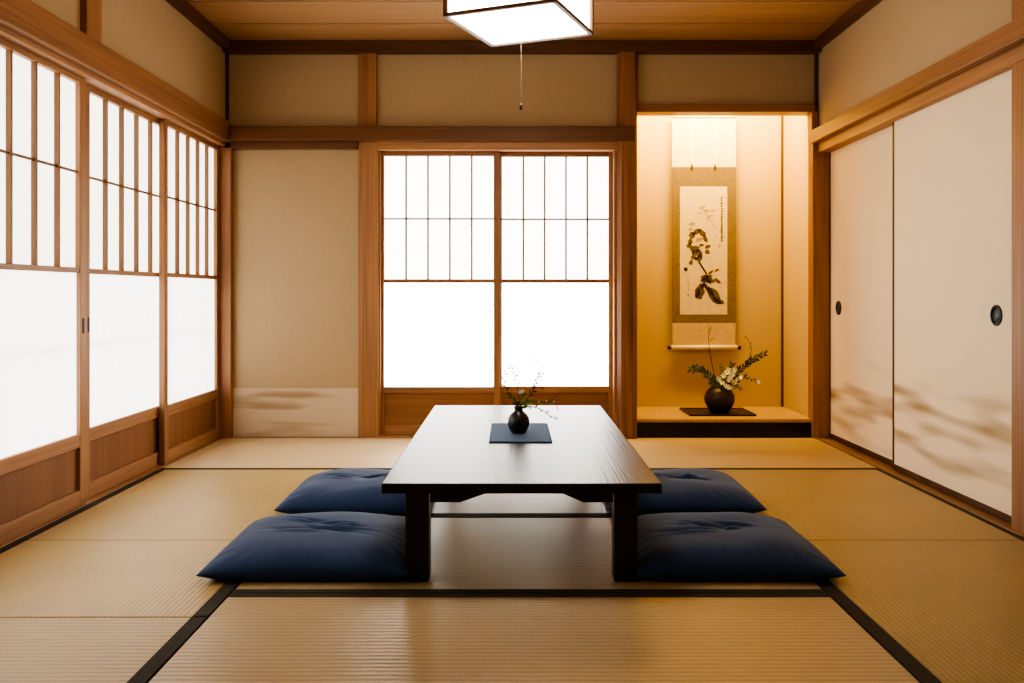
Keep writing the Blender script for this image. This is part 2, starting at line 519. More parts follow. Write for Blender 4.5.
def shoji(loc, rz, width, label, papers, cols, zmid, zlow, ztop, zmullion, zsplit, pulls, stile=.034, zbase=.012, head=1.76,
          wood_v=None, wood_h=None, rail_h=.05, bot_h=.06, bar=(.011, .002, .0165)):
    """local: x across 0..width, y 0 (room face)..+.03, z up"""
    DOOR[0] += 1
    root = struct(empty(f'door_{DOOR[0]}', loc, rz), label, 'paper sliding door')
    wv, wh = wood_v or W(2), wood_h or W(0)
    T = .030
    for x0 in (0, width - stile):
        MB().box(x0, x0 + stile, 0, T, zbase, head).build('stile', wv, root, bevel=.002)
    MB().box(stile, width - stile, .001, T, ztop, head).build('top_rail', wh, root, bevel=.002)
    MB().box(stile, width - stile, .003, T, zmid - .011, zmid + .011).build('middle_rail', wh, root, bevel=.002)
    MB().box(stile, width - stile, .001, T, zlow - rail_h, zlow).build('lower_rail', wh, root, bevel=.002)
    MB().box(stile, width - stile, .001, T, zbase, zbase + bot_h).build('bottom_rail', wh, root, bevel=.002)
    MB().box(stile - .005, width - stile + .005, .014, .022, zbase + bot_h - .005, zlow - rail_h + .005).build('base_panel', WPANEL(0 if rz == 0 else 2), root)
    xi0, xi1 = stile, width - stile
    lat = MB()
    bw_, by0, by1 = bar
    for i in range(1, cols):
        xc = xi0 + (xi1 - xi0) * i / cols
        lat.box(xc - bw_ / 2, xc + bw_ / 2, by0, by1, zmid + .010, ztop + .001)
    lat.box(xi0 - .002, xi1 + .002, .009, .0160, zmullion - .005, zmullion + .005)
    lat.build('lattice', wood('lattice_wood', (.23, .12, .055), 2), root)
    MB().box(xi0 - .004, xi1 + .004, .0210, .0220, zmid - .004, ztop + .005).build('paper_pane', papers[0], root)
    MB().box(xi0 - .004, xi1 + .004, .0165, .0175, zlow - .004, zmid + .004).build('paper_pane', papers[1], root)
    rl = MB()
    for i in range(1, cols):
        xc = xi0 + (xi1 - xi0) * i / cols
        rl.box(xc - .0035, xc + .0035, .027, .036, zlow - .01, zmid)
    rl.box(xi0, xi1, .024, .036, zsplit - .008, zsplit + .008)
    rl.build('rear_lattice', wood('lattice_wood', (.23, .12, .055), 2), root)
    for xp in pulls:
        MB().box(xp - .009, xp + .009, -.0012, .003, .742 - .032, .742 + .032).build('finger_pull', plain('dark_pull', (.03, .02, .016), .5), root, bevel=.001)
    return root


LP = (PAPER_LEFT_T, PAPER_LEFT_B)
BP = (PAPER_BACK_T, PAPER_BACK_B)
# left wall: local +x runs toward the viewer's depth (world +y); room face looks +X
# rotate +90deg: local x -> world y, local y -> world -x
kw = dict(papers=LP, cols=5, zmid=.970, zlow=.300, ztop=1.735, zmullion=1.372, zsplit=.655, stile=.046, zbase=.004, head=1.772,
          wood_v=WL(2), wood_h=WL(0), rail_h=.055, bot_h=.066, bar=(.010, -.0, .0205))
shoji((-1.797, 1.93, 0), math.pi / 2, .92, 'paper sliding door nearest the viewer on the left wall, outside the picture', pulls=(.024,), **kw)
shoji((-1.765, 2.765, 0), math.pi / 2, .92, 'near left paper sliding door, cut off by the picture edge', pulls=(.900,), **kw)
shoji((-1.797, 3.745, 0), math.pi / 2, .91, 'middle left paper sliding door between its two neighbours', pulls=(.034,), **kw)
shoji((-1.765, 4.522, 0), math.pi / 2, .850, 'far left paper sliding door against the corner post', pulls=(), **kw)
kb = dict(papers=BP, cols=5, zmid=.950, zlow=.304, ztop=1.713, zmullion=1.330, zsplit=.622, zbase=.012, head=1.757,
          rail_h=.038, bot_h=.058)
shoji((-.820, 5.425, 0), 0, .748, 'left paper screen of the far window, in front of its twin', pulls=(.015,), stile=.040, **kb)
shoji((-.105, 5.458, 0), 0, .742, 'right paper screen of the far window beside the thick pillar', pulls=(.730,), stile=.044, **kb)

# ------------------------------------------------------------------ fusuma
FUS = cloud_paper('fusuma_cloud_paper', (.86, .73, .53), (.34, .20, .08), .03, .52, (1.7, 1, 11.0), (.50, .72), tilt=.04, amount=.95)
DARKFR = wood('fusuma_frame', (.10, .042, .018), 2)


def fusuma(loc, width, pull_x, label):
    DOOR[0] += 1
    root = struct(empty(f'door_{DOOR[0]}', loc, -math.pi / 2), label, 'sliding door')   # local x -> world -y, local y -> world +x
    z0, z1 = .006, 1.742
    T = .026
    MB().box(.010, width - .010, .002, T - .002, z0 + .02, z1 - .01).build('paper_panel', FUS, root)
    for x0 in (0, width - .017):
        MB().box(x0, x0 + .017, -.001, T, z0, z1).build('stile', DARKFR, root, bevel=.001)
    MB().box(.012, width - .012, -.001, T, z0, z0 + .028).build('bottom_rail', DARKFR, root, bevel=.001)
    MB().box(.012, width - .012, -.001, T, z1 - .016, z1).build('top_rail', DARKFR, root, bevel=.001)
    ring = MB()
    prof = [(.031, 0), (.031, .004), (.036, .007), (.041, .005), (.042, 0)]
    ring.lathe(prof, 40, caps=False)
    r = ring.build('door_pull', plain('pull_black_metal', (.012, .012, .014), .35, .5, .1), root, loc=(pull_x, .003, .790), smooth=True)
    r.rotation_euler = (math.pi / 2, 0, 0)
    d = MB().lathe([(.0005, .0012), (.031, .0012), (.031, 0)], 40, caps=False).build('pull_dish', plain('pull_blue_grey', (.06, .075, .10), .4, .5, .1), r, smooth=True)
    return root


fusuma((1.915, 5.370, 0), 1.01, .150, 'far sliding door with painted brown clouds, beside the alcove post')
fusuma((1.885, 4.410, 0), 1.13, .945, 'near wide sliding door with painted brown clouds and round dark pull')

# ------------------------------------------------------------------ tatami mats
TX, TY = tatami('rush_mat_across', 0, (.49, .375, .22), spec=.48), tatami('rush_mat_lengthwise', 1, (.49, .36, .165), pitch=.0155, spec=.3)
TG_ = tatami('rush_mat_warm_lit', 1, (.41, .30, .138), pitch=.0155, spec=.35)  # rush tinted golden: warm light on the right side put into the colour
TB = tatami('rush_mat_sheen', 0, (.68, .52, .30), pitch=.016, spec=.5)  # lighter rush: sheen from the far window painted into the colour
TBG = tatami('rush_mat_alcove_lit', 0, (.57, .41, .19), pitch=.016, spec=.35)  # golden tint painted in for the light spilling from the alcove
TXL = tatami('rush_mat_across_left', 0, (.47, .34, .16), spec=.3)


def mat(x0, x1, y0, y1, m, label, heri=()):
    """heri: sides carrying a dark cloth border, any of x0 x1 y0 y1 with a width"""
    cx, cy = (x0 + x1) / 2, (y0 + y1) / 2
    r = tag(empty('tatami_mat', (cx, cy, -.05)), label, 'tatami mat', 'tatami mats on the floor')
    g = .0022
    hx, hy = (x1 - x0) / 2 - g, (y1 - y0) / 2 - g
    MB().box(-hx, hx, -hy, hy, 0, .0495).build('woven_surface', m, r, bevel=.003)
    for side, w in heri:
        b = {'x0': (-hx - .0004, -hx + w, -hy, hy), 'x1': (hx - w, hx + .0004, -hy, hy),
             'y0': (-hx, hx, -hy - .0004, -hy + w), 'y1': (-hx, hx, hy - w, hy + .0004)}[side]
        MB().box(*b, .005, .0512).build('border', HERI, r, bevel=.001)
    return r


CX0, CX1 = -.823, .922
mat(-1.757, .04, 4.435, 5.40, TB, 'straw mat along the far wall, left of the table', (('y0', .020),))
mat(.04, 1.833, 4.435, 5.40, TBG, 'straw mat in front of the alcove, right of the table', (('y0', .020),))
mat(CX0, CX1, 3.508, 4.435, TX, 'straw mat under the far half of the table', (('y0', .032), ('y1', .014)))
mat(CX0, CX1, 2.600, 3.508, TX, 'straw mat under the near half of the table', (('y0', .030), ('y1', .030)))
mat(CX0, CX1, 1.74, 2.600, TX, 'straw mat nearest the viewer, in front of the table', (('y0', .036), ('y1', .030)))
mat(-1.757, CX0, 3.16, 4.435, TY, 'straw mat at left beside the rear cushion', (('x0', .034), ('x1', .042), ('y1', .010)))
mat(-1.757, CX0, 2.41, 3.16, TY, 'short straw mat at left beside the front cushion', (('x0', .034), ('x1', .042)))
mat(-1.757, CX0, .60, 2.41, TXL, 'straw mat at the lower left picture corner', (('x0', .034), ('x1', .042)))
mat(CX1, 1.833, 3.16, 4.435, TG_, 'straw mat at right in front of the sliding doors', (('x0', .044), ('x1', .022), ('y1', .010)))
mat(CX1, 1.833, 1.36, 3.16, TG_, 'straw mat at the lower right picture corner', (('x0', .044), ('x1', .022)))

# ------------------------------------------------------------------ low table
TCX, TY0, TY1, TZ = .029, 2.668, 4.525, .306
t = tag(empty('low_table', (TCX, (TY0 + TY1) / 2, .001)), 'long low dark wooden table in the middle of the mats', 'table')
hl = (TY1 - TY0) / 2
tz = TZ - .001
MB().box(-.421, .421, -hl, hl, tz - .031, tz).build('tabletop', WTABLE(1), t, bevel=.003)
for sx in (-1, 1):
    for sy in (-1, 1):
        x0, y0 = sx * .317, sy * (hl - .068)
        MB().box(x0 - .036, x0 + .036, y0 - .036, y0 + .036, 0, tz - .031).build('leg', WTABLE(2), t, bevel=.003)
za, zb_, zt = tz - .031 - .034, tz - .031 - .005, tz - .031
for sy in (-1, 1):
    y0 = sy * (hl - .047)
    pts = [(-.278, zt), (.278, zt), (.278, za), (.187, za), (.120, zb_), (-.102, zb_), (-.187, za), (-.278, za)]
    MB().prism(pts, 1, y0 - .012, y0 + .012).build('apron', WTABLE(0), t, bevel=.0015)
for sx in (-1, 1):
    x0 = sx * .316
    yy = hl - .104
    pts = [(-yy, zt), (yy, zt), (yy, za), (yy - .10, za), (yy - .20, zb_), (-yy + .20, zb_), (-yy + .10, za), (-yy, za)]
    MB().prism(pts, 0, x0 - .012, x0 + .012).build('apron', WTABLE(1), t, bevel=.0015)

# place mat on the table
pm = MB().box(-.1215, .1215, -.243, .243, 0, .005)
tag(pm.build('place_mat', plain('slate_blue_cloth', (.075, .125, .22), .85, .12, .18, 220, .15), loc=(.033, 3.63, TZ + .0005), bevel=.002),
    'slate blue cloth mat lying on the low table under the small vase', 'mat')

# ------------------------------------------------------------------ floor cushions
CUSH_W, CUSH_D = .62, .60


def cushion(cx, cy, w, d, rz, seed, label, pull=(1, 1, 1, 1)):
    rnd = random.Random(seed)
    n = 84
    T = .103
    bm = bmesh.new()
    creases = []
    for k in range(7):
        a = rnd.uniform(-.45, .45) + (math.pi if rnd.random() < .5 else 0)
        creases.append((a, rnd.uniform(.07, .15), rnd.uniform(.008, .014), rnd.uniform(.009, .016), rnd.uniform(-.05, .05), rnd.uniform(-.05, .06)))
    def shape(u, v, top):
        au, av = abs(u), abs(v)
        # outline: sides drawn in a little, corners pulled out to points
        x = u * w / 2 * (1 - .035 * (1 - av ** 2.2))
        yv = v * d / 2 * (1 - .035 * (1 - au ** 2.2))
        fall = (max(0, 1 - au ** 3.6) ** .52) * (max(0, 1 - av ** 3.6) ** .52)
        if top:
            z = .026 + (T - .026) * fall
            z += .012 * fall * mnoise.noise((u * 1.6 + seed, v * 1.6, seed * .7))
            px, py = x / .30, yv / .30
            r2 = (x ** 2 + yv ** 2)
            z -= .012 * math.exp(-r2 / (2 * .045 ** 2)) * fall
            for a, ln, wd, dp, ox, oy in creases:
                dx, dy = x - ox, yv - oy
                s = dx * math.cos(a) + dy * math.sin(a)
                q = -dx * math.sin(a) + dy * math.cos(a)
                q += .12 * s * s / .15
                along = math.exp(-((s - ln * .5) / (ln * .55)) ** 2)
                z -= dp * along * (math.exp(-(q / wd) ** 2) - .55 * math.exp(-((q - 1.7 * wd) / wd) ** 2)) * fall
            # seam puckers near the edge
            e = max(au, av)
            if e > .72:
                k = (e - .72) / .28
                ang = math.atan2(v, u)
                z += .0014 * k * (1 - k) * 4 * math.sin(ang * 40 + 3 * mnoise.noise((u * 5, v * 5, seed))) * fall ** .5
        else:
            z = .026 - .026 * min(1, fall * 2.2)
        return (x, yv, z)
    vt, vb = {}, {}
    def par(i):
        s = -1 + 2 * i / n
        return math.copysign(1 - (1 - abs(s)) ** 1.35, s)
    for i in range(n + 1):
        for j in range(n + 1):
            u, v = par(i), par(j)
            vt[i, j] = bm.verts.new(shape(u, v, True))
            vb[i, j] = vt[i, j] if i in (0, n) or j in (0, n) else bm.verts.new(shape(u, v, False))
    for i in range(n):
        for j in range(n):
            bm.faces.new((vt[i, j], vt[i + 1, j], vt[i + 1, j + 1], vt[i, j + 1]))
            bm.faces.new((vb[i, j + 1], vb[i + 1, j + 1], vb[i + 1, j], vb[i, j]))
    mb = MB()
    mb.bm.free()
    mb.bm = bm
    o = mb.build('floor_cushion', NAVY, loc=(cx, cy, .0015), smooth=True, recalc=False)
    o.rotation_euler = (0, 0, rz)
    return tag(o, label, 'cushion', 'navy floor cushions around the low table')


cushion(-.630, 2.972, .64, .60, .0, 11, 'front left navy floor cushion, deepest creased of the two left of the table')
cushion(-.625, 3.765, .61, .58, .0, 23, 'rear left navy floor cushion, behind the front left cushion')
cushion(.690, 2.972, .63, .60, .0, 37, 'front right navy floor cushion right of the near table leg')
cushion(.690, 3.775, .62, .58, .0, 48, 'rear right navy floor cushion, behind the front right cushion')

# ------------------------------------------------------------------ ceiling lantern
LH = 1.03
LZ = H + LH
lx, ly = (521 - VX) * 3.437 / F, 3.437
lan = tag(empty('pendant_lantern', (lx, ly, LZ), math.radians(-22.5)), 'square white paper ceiling lantern with dark wood frame and pull cord', 'lamp')
S, LHt = .215, .25
fr = MB()
b = .0085
for sx in (-1, 1):
    for sy in (-1, 1):
        fr.box(sx * S - b, sx * S + b, sy * S - b, sy * S + b, 0, LHt)
for z0 in (0, LHt - 2 * b):
    for s in (-1, 1):
        fr.box(-S, S, s * S - b, s * S + b, z0, z0 + 2 * b * .8)
        fr.box(s * S - b, s * S + b, -S, S, z0, z0 + 2 * b * .8)
fr.build('frame', wood('lantern_frame', (.16, .075, .035), 0), lan, bevel=.001)
LANP = paper_glow('lantern_paper', (1, .91, .78), 5.6, .5)
LAND = paper_glow('lantern_diffuser', (1, .91, .78), 11.0, .5)
q = S - .004
sh = MB()
for s in (-1, 1):
    sh.box(-q, q, s * q - .0006, s * q + .0006, .004, LHt - .004)
    sh.box(s * q - .0006, s * q + .0006, -q, q, .004, LHt - .004)
sh.build('paper_shade', LANP, lan)
MB().box(-S + .006, S - .006, -S + .006, S - .006, .006, .0075).build('diffuser', LAND, lan)
MB().tube([(0, 0, LHt - .01), (0, 0, ZC - LZ - .03)], .004).build('hanging_cord', plain('cord_brown', (.05, .03, .02), .7), lan)
MB().box(-S, S, -.006, .006, LHt - .014, LHt - .004).box(-.006, .006, -S, S, LHt - .014, LHt - .004).build('top_crossbar', wood('lantern_frame', (.16, .075, .035), 0), lan)
MB().lathe([(.05, ZC - LZ - .03), (.05, ZC - LZ - .012), (.042, ZC - LZ)], 32).build('ceiling_cap', plain('cap_brown', (.08, .045, .025), .5), lan, smooth=True)
zk = H + (VY - 110) * 3.437 / F - LZ
pc = MB().tube([(0, 0, .006), (.0008, 0, zk * .5), (0, 0, zk + .018)], .0011, 6).build('pull_cord', plain('cord_grey', (.22, .15, .11), .7), lan)
MB().lathe([(.002, zk + .024), (.0055, zk + .020), (.006, zk + .004), (.004, zk)], 16).build('cord_knob', plain('knob_brown', (.05, .022, .012), .4), pc, smooth=True)

# ------------------------------------------------------------------ hanging scroll
YS = 5.965
sx_ = lambda px: (px - VX) * YS / F
sz_ = lambda py: H + (VY - py) * YS / F
ox, oz = sx_(704), sz_(345)
sc = tag(empty('hanging_scroll', (ox, YS, oz)), 'hanging scroll with ink painting on the alcove wall above the flower vase', 'scroll')
r = lambda px0, px1, py0, py1: (sx_(px0) - ox, sx_(px1) - ox, sz_(py1) - oz, sz_(py0) - oz)


def flat(name, mat_, px0, px1, py0, py1, yo, th=.0008, parent=sc):
    a, b_, c, d = r(px0, px1, py0, py1)
    return MB().box(a, b_, yo, yo + th, c, d).build(name, mat_, parent)


flat('upper_silk', plain('cream_silk', (.80, .70, .50), .75, .2, .05, 120), 672, 736, 117, 167, 0)
flat('brocade_mount', brocade('olive_brocade', (.15, .105, .055), (.24, .17, .09)), 672, 736, 167, 323, 0)
flat('lower_silk', plain('tan_silk', (.66, .48, .26), .75, .2, .08, 60), 672.5, 735.5, 323, 347, 0)
paper = flat('picture_paper', plain('aged_paper', (.74, .60, .38), .8, .15, .06, 30), 680, 727.2, 186.5, 314.5, -.0012)
for px in (691.8, 715):
    st = flat('hanging_strip', plain('white_silk', (.85, .80, .66), .7, .2, .04), px - 1.9, px + 1.9, 117.5, 164.5, -.0035)
    a, b_, c, d = r(px - 1, px + 1, 164.5, 168)
    MB().lathe([(.002, d), (.0065, (c + d) / 2), (.008, c)], 10, center=((a + b_) / 2, -.003, 0)).build('tassel', plain('tassel_brown', (.12, .06, .025), .8), st)
a, b_, c, d = r(671, 737, 345, 350)
rod = MB()
rod.tube([(a, -.006, (c + d) / 2), (b_, -.006, (c + d) / 2)], .0155, 20).build('roller', plain('cream_roller', (.80, .66, .42), .6, .3, .04), sc, smooth=True)
for s, x0 in ((-1, a), (1, b_)):
    MB().tube([(x0, -.006, (c + d) / 2), (x0 + s * .010, -.006, (c + d) / 2), (x0 + s * .022, -.006, (c + d) / 2)], [.011, .011, .017], 16).build('roller_knob', plain('knob_dark', (.035, .012, .008), .35, .5), sc, smooth=True)
a, b_, c, d = r(672, 736, 116, 118)
MB().tube([(a, -.002, (c + d) / 2), (b_, -.002, (c + d) / 2)], .007, 12).build('top_rod', plain('cream_silk', (.8, .7, .5)), sc, smooth=True)
xh, zh = sx_(703.5) - ox, sz_(108) - oz
MB().tube([(sx_(690) - ox, -.002, c), (xh, .004, zh), (sx_(717) - ox, -.002, c)], .0015, 6).build('hanging_cord', plain('cord_cream', (.5, .38, .2)), sc)

# ink painting (branch with leaves) – shapes lying on the paper
INK = [plain('ink_dark', (.05, .038, .026), .9, .1, .35, 90), plain('ink_mid', (.15, .11, .07), .9, .1, .3, 90),
       plain('ink_wash', (.42, .31, .17), .9, .1, .12, 90), plain('ink_red', (.45, .20, .10), .9, .1, .1)]
cp = lambda cx, cy: (sx_(675 + cx / 4.88) - ox, sz_(180 + cy / 4.88) - oz)     # crop pixel -> local x,z
layers = [MB(), MB(), MB(), MB()]
KZ = [0]


def dab(layer, cx, cy, l, w_, ang, jag=.18):
    KZ[0] += 1
    k = 1 / 4.88 * YS / F
    x0, z0 = cp(cx, cy)
    if layer < 2 and jag > .15:
        l, w_ = l * 1.15, w_ * 1.35
    a = math.radians(ang)
    vs = []
    m = 20
    yy = -.0016 - .0003 * (2 - min(layer, 2)) - KZ[0] * 2e-6
    for i in range(m):
        th = 2 * math.pi * i / m
        q = 1 + random.uniform(-jag, jag)
        u, v = l * .5 * math.cos(th) * q * k, w_ * .5 * math.sin(th) * (1 - .25 * math.cos(th)) * q * k
        vs.append(layers[layer].bm.verts.new((x0 + u * math.cos(a) - v * math.sin(a), yy, z0 + u * math.sin(a) + v * math.cos(a))))
    f = layers[layer].bm.faces.new(vs)
    if f.calc_center_median() and (f.normal_update() or f.normal.y > 0):
        f.normal_flip()


def stroke(layer, pts, w0, w1):
    for i in range(len(pts) - 1):
        (x0, y0), (x1, y1) = pts[i], pts[i + 1]
        steps = max(2, int(math.hypot(x1 - x0, y1 - y0) / 4))
        for s in range(steps):
            t_ = s / steps
            tt = (i + t_) / (len(pts) - 1)
            dab(layer, x0 + (x1 - x0) * t_, y0 + (y1 - y0) * t_, 8, w0 + (w1 - w0) * tt, -math.degrees(math.atan2(y1 - y0, x1 - x0)), .1)


# pale washes: far branch
stroke(2, [(128, 130), (150, 165), (180, 205), (205, 250)], 5, 3)
for cx, cy, l, w_, a in ((135, 135, 34, 9, 20), (155, 150, 40, 10, -10), (170, 178, 34, 9, 30), (120, 160, 22, 8, 60), (185, 150, 24, 7, 15), (85, 215, 30, 16, 10), (75, 240, 26, 12, 30), (160, 195, 22, 7, -40), (200, 270, 16, 5, 80), (215, 320, 22, 6, 70), (120, 290, 46, 20, 20)):
    dab(2, cx, cy, l, w_, a)
# leaf ring
for cx, cy, l, w_, a in ((85, 268, 34, 22, 40), (112, 250, 36, 20, 15), (135, 262, 30, 20, -30), (150, 292, 26, 15, -60), (74, 300, 28, 18, 80), (72, 325, 28, 14, -20), (160, 325, 26, 14, 15), (158, 352, 22, 16, -40), (130, 318, 22, 12, 0)):
    dab(1, cx, cy, l, w_, a)
for cx, cy, l, w_, a in ((92, 262, 18, 10, 40), (120, 246, 18, 9, 10), (142, 275, 14, 9, -50), (72, 312, 12, 9, 60)):
    dab(0, cx, cy, l, w_, a)
for cx, cy, l, w_, a in ((98, 335, 40, 20, 15), (115, 355, 36, 24, -35), (92, 370, 34, 16, 70), (120, 382, 32, 20, 40), (78, 402, 24, 14, 75)):
    dab(1, cx, cy, l, w_, a)
for cx, cy, l, w_, a in ((110, 345, 24, 11, 10), (124, 368, 22, 13, 60), (105, 382, 22, 9, 30), (88, 352, 18, 9, 80), (53, 436, 17, 14, 30)):
    dab(0, cx, cy, l, w_, a)
stroke(0, [(118, 402), (136, 430), (155, 460)], 9, 9)
# lower leaves
for cx, cy, l, w_, a in ((152, 480, 52, 26, 20), (175, 490, 36, 18, -20), (208, 493, 36, 12, -35), (120, 545, 74, 32, 68), (190, 565, 86, 34, -52), (212, 590, 50, 24, -30), (175, 450, 28, 9, 40), (205, 440, 24, 8, 30)):
    dab(1, cx, cy, l, w_, a)
for cx, cy, l, w_, a in ((150, 478, 34, 14, 30), (165, 495, 26, 14, -40), (112, 552, 44, 14, 70), (135, 515, 30, 12, 55), (172, 545, 54, 16, -60), (205, 588, 50, 13, -40), (150, 520, 24, 10, -80)):
    dab(0, cx, cy, l, w_, a)
# columns of brush writing
rr = random.Random(5)
yy = 85
while yy < 305:
    for k in range(3):
        dab(0, 228 + rr.uniform(-3, 3), yy + rr.uniform(-3, 4), rr.uniform(6, 12), rr.uniform(3, 4.6), rr.choice((0, 80, 35, -40)), .1)
    yy += 13.5 if yy < 200 else 11
yy = 478
while yy < 550:
    for k in range(2):
        dab(1, 65 + rr.uniform(-2.5, 2.5), yy + rr.uniform(-3, 3), rr.uniform(4, 8), rr.uniform(2, 3), rr.choice((0, 80, 35, -40)), .1)
    yy += 12
dab(3, 64, 562, 9, 9, 0, .05)
pbm = bmesh.new()
pbm.from_mesh(paper.data)
for k, mb_ in enumerate(layers):
    paper.data.materials.append(INK[k])
    tmp = bpy.data.meshes.new('ink')
    mb_.bm.to_mesh(tmp)
    mb_.bm.free()
    for p in tmp.polygons:
        p.material_index = k + 1
    pbm.from_mesh(tmp)
    bpy.data.meshes.remove(tmp)
pbm.to_mesh(paper.data)
pbm.free()

# ------------------------------------------------------------------ alcove tray, vase and flowers
tag(MB().box(-.208, .208, -.170, .170, 0, .004).box(-.208, .208, -.170, -.166, 0, .009).box(-.208, .208, .166, .170, 0, .009).box(-.208, -.204, -.17, .17, 0, .009).box(.204, .208, -.17, .17, 0, .009)
    .build('display_tray', plain('dark_tray_lacquer', (.028, .012, .007), .35, .5, .15), loc=(1.313, 5.706, ZA + .0015), bevel=.001), 'flat dark lacquer tray on the alcove floor under the round vase', 'tray')
YV = 5.69
vx = (719.5 - VX) * YV / F
v = tag(empty('flower_vase', (vx, YV, ZA + .0065)), 'round dark pottery vase on the lacquer tray in the alcove', 'vase')
prof = [(.001, 0), (.056, 0), (.060, .006), (.076, .030), (.092, .060), (.0965, .085), (.092, .112), (.078, .138), (.062, .152), (.056, .157), (.058, .164), (.052, .165), (.047, .158), (.047, .14), (.06, .10), (.001, .06)]
MB().lathe(prof, 56, caps=False).build('vase_body', plain('dark_ribbed_pottery', (.035, .022, .015), .42, .5, .5, 60, .6), v, smooth=True)
GREEN = plain('leaf_dark_green', (.070, .105, .030), .6, .3, .35, 30)
GREEN2 = plain('leaf_yellow_green', (.24, .27, .05), .6, .3, .3, 30)
TWIG = plain('twig_brown', (.075, .048, .022), .8, .2, .2, 60)
TWIG2 = plain('twig_grey', (.085, .070, .060), .8, .2, .2, 60)
WHITE = plain('petal_white', (.82, .82, .55), .6, .3, .06, 30)
PALE = plain('petal_pale_pink', (.50, .42, .34), .6, .3, .06, 30)


def bez(pts, n=10):
    """smooth curve through points (Catmull-Rom)"""
    pts = [Vector(p) for p in pts]
    P = [pts[0] * 2 - pts[1]] + pts + [pts[-1] * 2 - pts[-2]]
    out = []
    for i in range(1, len(P) - 2):
        for k in range(n):
            t_ = k / n
            a, b_, c, d = P[i - 1], P[i], P[i + 1], P[i + 2]
            out.append(.5 * ((2 * b_) + (-a + c) * t_ + (2 * a - 5 * b_ + 4 * c - d) * t_ ** 2 + (-a + 3 * b_ - 3 * c + d) * t_ ** 3))
    out.append(P[-2])
    return out


def blossom(root, p, rad, mat_, rnd, name='blossom'):
    mb = MB()
    facing = Vector((rnd.uniform(-.7, .7), -1, rnd.uniform(-.1, .9))).normalized()
    s = facing.cross(Vector((0, 0, 1))).normalized()
    u = s.cross(facing)
    for k in range(5):
        a = 2 * math.pi * k / 5 + rnd.random() * .3
        d = (s * math.cos(a) + u * math.sin(a)) + facing * .35
        mb.leaf(p, d, rad, rad * .95, .18, nrm=facing)
    mb.blob(Vector(p) + facing * rad * .12, rad * .2, 1, 8)
    return mb.build(name, mat_, root, recalc=False)


def flower_stem(name, pts, base, scale, label, group, twig, leaves, lmat, lsize, seed, blossoms=(), bmat=None, brad=.014, r0=.0028, r1=.0009, cat='flower stem', start=.25, spread=1.0, side_twigs=()):
    """pts local to base in metres"""
    rnd = random.Random(seed)
    root = tag(empty(name, base), label, cat, group)
    curve = bez(pts)
    m = len(curve)
    mb = MB()
    mb.tube(curve, [r0 + (r1 - r0) * i / (m - 1) for i in range(m)], 7)
    for tw in side_twigs:
        cv = bez(tw, 5)
        mb.tube(cv, [r1 * 1.3 - r1 * .6 * i / (len(cv) - 1) for i in range(len(cv))], 6)
    mb.build('stem', twig, root, smooth=True)
    if leaves:
        lb = MB()
        st = random.getstate()
        random.seed(seed)
        tot = list(curve)
        for k in range(leaves):
            t_ = start + (1 - start) * (k + .5) / leaves
            i = min(m - 2, int(t_ * (m - 1)))
            p = curve[i]
            d = (curve[i + 1] - curve[i]).normalized()
            side = (1 if k % 2 else -1)
            s = d.cross(Vector((0, 1, 0))).normalized() * side
            dirv = d * .75 + s * spread * rnd.uniform(.5, 1.0) + Vector((0, rnd.uniform(-.6, .6), 0))
            sz = lsize * rnd.uniform(.7, 1.15) * (1.1 - .4 * t_)
            lb.leaf(p, dirv, sz, sz * .38)
        for tw in side_twigs:
            lb.leaf(tw[-1], Vector(tw[-1]) - Vector(tw[0]), lsize * .8, lsize * .3)
        random.setstate(st)
        lb.build('foliage', lmat, root, recalc=False)
    for b_ in blossoms:
        blossom(root, Vector(b_), brad * rnd.uniform(.85, 1.15), bmat, rnd)
    return root


AG = 'flowers in the alcove vase'
base = (vx, YV, ZA + .0065 + .075)


def cv(cx, cy, dy=0.0):
    """alcove crop pixel -> offset from the vase base point"""
    X, Y, Z = at(670 + cx / 5.467, 315 + cy / 5.467, YV + dy)
    return (X - base[0], Y - base[1], Z - base[2])


neck = (cv(262, 395))
nk = lambda dx=0, dy=0: (neck[0] + dx, dy, neck[2])
o0 = (0, 0, 0)
flower_stem('bare_twig', [o0, nk(-.01), cv(240, 320, -.01), cv(222, 230, -.02), cv(212, 150, 0), cv(213, 50, .03)], base, 1,
            'tall bare upright twig in the alcove vase', AG, TWIG, 5, GREEN, .018, 3, r0=.0034, r1=.0014, start=.55, side_twigs=([cv(213, 100), cv(225, 75)], [cv(218, 140), cv(238, 128)]))
flower_stem('leafy_branch', [o0, nk(-.02, -.02), cv(228, 352, -.03), cv(190, 312, -.05), cv(150, 290, -.06), cv(108, 300, -.07)], base, 1,
            'drooping leafy green branch reaching left from the alcove vase', AG, TWIG, 34, GREEN, .048, 5, start=.22)
flower_stem('leafy_branch', [o0, nk(.03, .0), cv(335, 345, .01), cv(400, 285, .01), cv(455, 243, .0), cv(528, 207, -.01)], base, 1,
            'feathery green branch rising far right from the alcove vase', AG, TWIG, 48, GREEN, .046, 8, start=.25)
flower_stem('leafy_branch', [o0, nk(.02, .02), cv(330, 350, .02), cv(400, 300, .03), cv(436, 232, .03), cv(441, 168, .03), cv(410, 112, .03)], base, 1,
            'thin curling twig bending back at its top, right in the alcove vase', AG, TWIG, 12, GREEN, .020, 9, start=.5)
flower_stem('leafy_branch', [o0, nk(.03, -.02), cv(350, 372, -.04), cv(400, 340, -.06), cv(445, 352, -.07), cv(485, 368, -.07)], base, 1,
            'low green sprig with one white bud at right of the alcove vase', AG, TWIG, 12, GREEN, .036, 12, [cv(485, 366, -.075)], WHITE, .014, start=.3)
